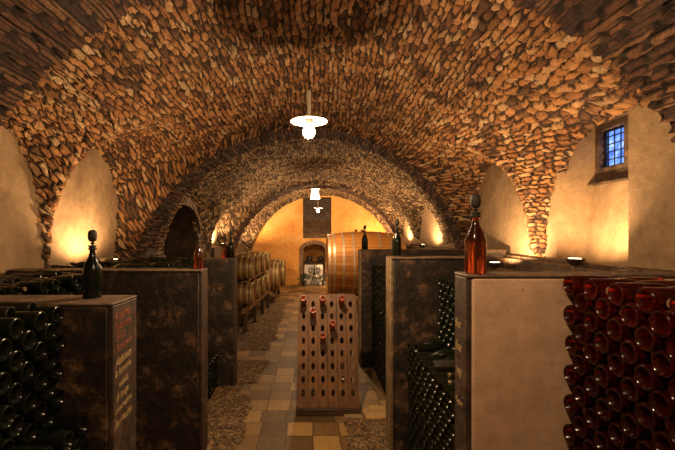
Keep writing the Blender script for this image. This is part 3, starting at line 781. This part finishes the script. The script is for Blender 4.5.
for xo in (.3, -.3):
    b = MB(); b.box(xo-.05, xo+.05, -1.0, 1.05, .2, .30); b.build('rail', WOODL, rk2)
    for y in (-.9, .95): b = MB(); b.box(xo-.05, xo+.05, y-.05, y+.05, 0, .2); b.build('leg', WOODD, rk2)

# ------------------------------------------------------------------ iron gate, sheet and pots in the niche
g = empty('iron_scroll_stand', (.05, 16.9, 0)); tag(g, 'black wrought iron scroll stand before the end wall niche', 'stand')
def spiral(cx_, cz_, r0, turns, sgn, n=26): return [(cx_+sgn*(r0*(1-.75*i/n))*math.cos(turns*2*PI*i/n), 0, cz_+(r0*(1-.75*i/n))*math.sin(turns*2*PI*i/n)) for i in range(n+1)]
for sgn in (-1, 1):
    b = MB(); b.tube(spiral(sgn*.14, .62, .13, 1.4, -sgn), .018, 6); b.tube([(sgn*.01, 0, .62), (sgn*.05, 0, .35), (sgn*.16, 0, .02)], .018, 6); b.build('scroll', IRON, g)
b = MB(); b.tube([(0, 0, 0), (0, 0, .85)], .016, 6); b.build('stem', IRON, g)
b = MB(); b.tube([(-.26, 0, .40), (0, 0, .30), (.26, 0, .40)], .014, 6); b.build('crossbar', IRON, g)
b = MB(); b.box(-.36, .42, 17.12, 17.15, .005, .84); o = b.build('white_panel', SHEET); tag(o, 'bright white panel behind the iron scroll stand', 'panel')
for i, (x, y, lab) in enumerate(((-.36, 16.7, 'dark bushy potted plant left of the niche'), (.46, 16.7, 'dark bushy potted plant right of the niche'))):
    r_ = empty('potted_plant', (x, y, 0)); tag(r_, lab, 'plant')
    b = MB(); b.lathe([(.09, 0), (.13, .2), (.14, .22), (.12, .22)], 14); b.build('pot', BOWLM, r_)
    b = MB()
    for _ in range(140):
        a, e_, l = random.random()*2*PI, random.uniform(.1, 1.4), random.uniform(.1, .28)
        d = Vector((math.cos(a)*math.cos(e_), math.sin(a)*math.cos(e_), math.sin(e_))); p = Vector((0, 0, .22))+d*l; s_ = d.orthogonal().normalized()*.02
        b.add([p-s_, p+d*.07, p+s_, p-d*.03], [(0, 1, 2, 3)])
    b.build('foliage', LEAF, r_, smooth=False)
for i, (x, lab) in enumerate(((-.15, 'dark bundle on the left of the niche shelf'), (.33, 'dark bundle on the right of the niche shelf'))):
    b = MB(); b.lathe([(.05, .0), (.11, .03), (.14, .12), (.12, .2), (.09, .24), (.02, .27)], 14, Matrix.Translation((x, 17.6, .93))); o = b.build('stone_pot', BOWLM); tag(o, lab, 'pot')
b = MB(); b.box(-.41, .51, 17.4, 18.15, .86, .93); o = b.build('niche_shelf', WOODD); tag(o, 'dark shelf across the end wall niche', 'shelf')

# ------------------------------------------------------------------ window
win = empty('window_1', (3.9, 5.145, 3.31)); tag(win, 'small barred window with blue evening light', kind='structure')
t = NT('blue_pane'); c = t.obj(); n = t.noise(c, 9, 5, .7)
col = t.ramp(n, [(.3, (.03, .07, .35)), (.5, (.10, .24, .80)), (.68, (.45, .62, 1.0))])
t.set(t.p.inputs['Emission Color'], col); t.p.inputs['Emission Strength'].default_value = 1.1; t.p.inputs['Base Color'].default_value = (.02, .03, .08, 1)
t.p.inputs['Roughness'].default_value = .15
b = MB(); b.box(.03, .04, -.22, .22, -.26, .26); b.build('pane', t.m, win)
b = MB()
for y in (-.205, .205): b.box(-.0, .05, y-.015, y+.015, -.25, .25)
for z in (-.24, .24): b.box(-.0, .05, -.215, .215, z-.015, z+.015)
b.build('window_frame', IRON, win)
b = MB()
for i in range(1, 4): b.tube([(-.02, -.215+.43*i/4, -.25), (-.02, -.215+.43*i/4, .25)], .008, 6)
for i in range(1, 5): b.tube([(-.02, -.215, -.25+.5*i/5), (-.02, .215, -.25+.5*i/5)], .008, 6)
b.build('grille', IRON, win)

# ------------------------------------------------------------------ lamps
def light(name, loc, power, col, size=.05, parent=None, spot=None, rot=None):
    ld = bpy.data.lights.new(name, 'SPOT' if spot else 'POINT'); ld.energy = power; ld.color = col; ld.shadow_soft_size = size
    if spot: ld.spot_size = math.radians(spot); ld.spot_blend = .6
    o = bpy.data.objects.new(name, ld); COL.objects.link(o); o.location = loc
    if parent: o.parent = parent
    if rot is not None:
        o.rotation_mode = 'QUATERNION'; o.rotation_quaternion = Vector(rot).to_track_quat('-Z', 'Y')
    return o
def ceil_z(x, y): return czf(y)+math.sqrt(R0**2-(x-cxf(y))**2)
def pendant(x, y, z, label, power, disc=.165):
    r_ = empty('pendant_lamp', (x, y, z)); tag(r_, label, 'lamp')
    top = ceil_z(x, y)-z-.03
    b = MB(); b.tube([(0, 0, .26), (0, 0, top)], .006, 6); b.build('cable', CABLE, r_)
    b = MB(); b.lathe([(.012, .27), (.018, .26), (.018, .05), (.03, .045), (.034, .0), (.03, -.035), (.02, -.04)], 16); lh = b.build('lamp_holder', WHITE, r_)
    b = MB(); b.lathe([(.03, .022), (disc*.5, .010), (disc, -.004), (disc, -.008), (disc*.5, .004), (.03, .012)], 40, cap0=False, cap1=False); b.build('lamp_shade', WHITE, r_)
    b = MB(); b.lathe([(.018, -.035)]+[(.056*math.sin(a), -.100+.056*math.cos(a)) for a in [PI*(.12+.86*i/12) for i in range(13)]], 20); bb = b.build('bulb', BULB, lh)
    bb.visible_shadow = True
    light('bulb_light', (0, 0, -.19), power, WARM, .05, r_)
    return r_
pendant(-.036, 3.6, 3.21, 'nearest pendant lamp with flat white disc shade and globe bulb', P_PENDANT)
pendant(.19, 15.0, 3.14, 'farthest small pendant lamp in front of the dark end recess', P_PENDANT*.8, .17)
pendant(.1, 1.0, 3.3, 'bare bulb pendant above the viewer', P_PENDANT*.4, .06)
# square lantern
r_ = empty('lantern_lamp', (.055, 11.0, 3.27)); tag(r_, 'square white glass lantern hanging in the middle of the vault', 'lamp')
b = MB(); b.lathe([(.17, -.13), (.12, .13)], 4, Matrix.Rotation(PI/4, 4, 'Z')); b.build('glass_shade', LAMPG, r_, smooth=False)
b = MB(); b.lathe([(.13, .13), (.14, .14), (.05, .17), (.012, .19)], 16); b.build('lamp_cap', WHITE, r_)
b = MB(); b.tube([(0, 0, .18), (0, 0, ceil_z(.05, 11)-3.27-.05)], .007, 6); b.build('cable', CABLE, r_)
light('lantern_light', (0, 0, -.22), P_PENDANT*.8, WARM, .08, r_)
# bowl uplights
def bowl(x, y, z, label, aim, power=P_BOWL, tilt=.55, spot=150):
    r_ = empty('bowl_lamp', (x, y, z)); tag(r_, label, 'lamp')
    b = MB(); b.lathe([(.035, 0), (.04, .006), (.065, .03), (.085, .06), (.098, .088), (.092, .09), (.078, .062), (.05, .035), (.005, .03)], 28); bw_ = b.build('bowl', BOWLM, r_)
    b = MB(); b.tube([(.09, 0, .07), (.125, 0, .075), (.13, 0, .055), (.10, 0, .045)], .006, 6); b.build('handle', BOWLM, bw_)
    b = MB(); b.lathe([(.002, .090), (.06, .088), (.082, .084)], 20); b.build('light_disc', BOWLG, r_)
    light('bowl_light', (0, 0, .12), power, AMBER, .03, r_, spot, (aim[0]*tilt, aim[1]*tilt, 1))
bowl(-2.62, 5.25, 1.77, 'small clay bowl lamp shining on the left wall', (-1, .1), P_BOWL*.7)
bowl(3.09, 4.72, 1.812, 'small clay bowl lamp shining into the window niche', (.8, .5), P_BOWL*1.0)
bowl(2.75, 6.05, 1.67, 'clay bowl lamp hidden behind the amber bottle on right', (1, .35), P_BOWL)
bowl(-2.75, 3.0, 1.80, 'clay bowl lamp at the left wall above the lettered slab', (-.7, .2), P_BOWL*.12)
bowl(2.85, 2.3, 1.87, 'added fill light in a bowl at the right wall beside the rose bottles', (-.1, -.1), P_BOWL*.8)  # added out of frame to make the top rose bottles glow
bowl(2.9, 10.6, 1.81, 'clay bowl lamp on the right ledge beside the great cask', (.8, .3), P_BOWL)
bowl(2.95, 13.8, 1.81, 'clay bowl lamp on the far right ledge', (.6, 0), P_BOWL)
bowl(-2.75, 12.2, 1.79, 'clay bowl lamp on the left ledge above the barrels', (-.8, 0), P_BOWL*1.2)
bowl(-2.7, 15.6, 1.79, 'clay bowl lamp on the far left ledge by the ochre wall', (.1, .9), P_BOWL*1.6)
bowl(2.9, 15.9, 1.81, 'clay bowl lamp on the right ledge by the ochre wall', (-.4, .9), P_BOWL*1.4)
bowl(.95, 16.1, .002, 'added fill light in a bowl on the floor behind the great cask', (-.8, .8), 60, 1.0, 160)  # added, unseen uplight that brightens the white panel in the niche
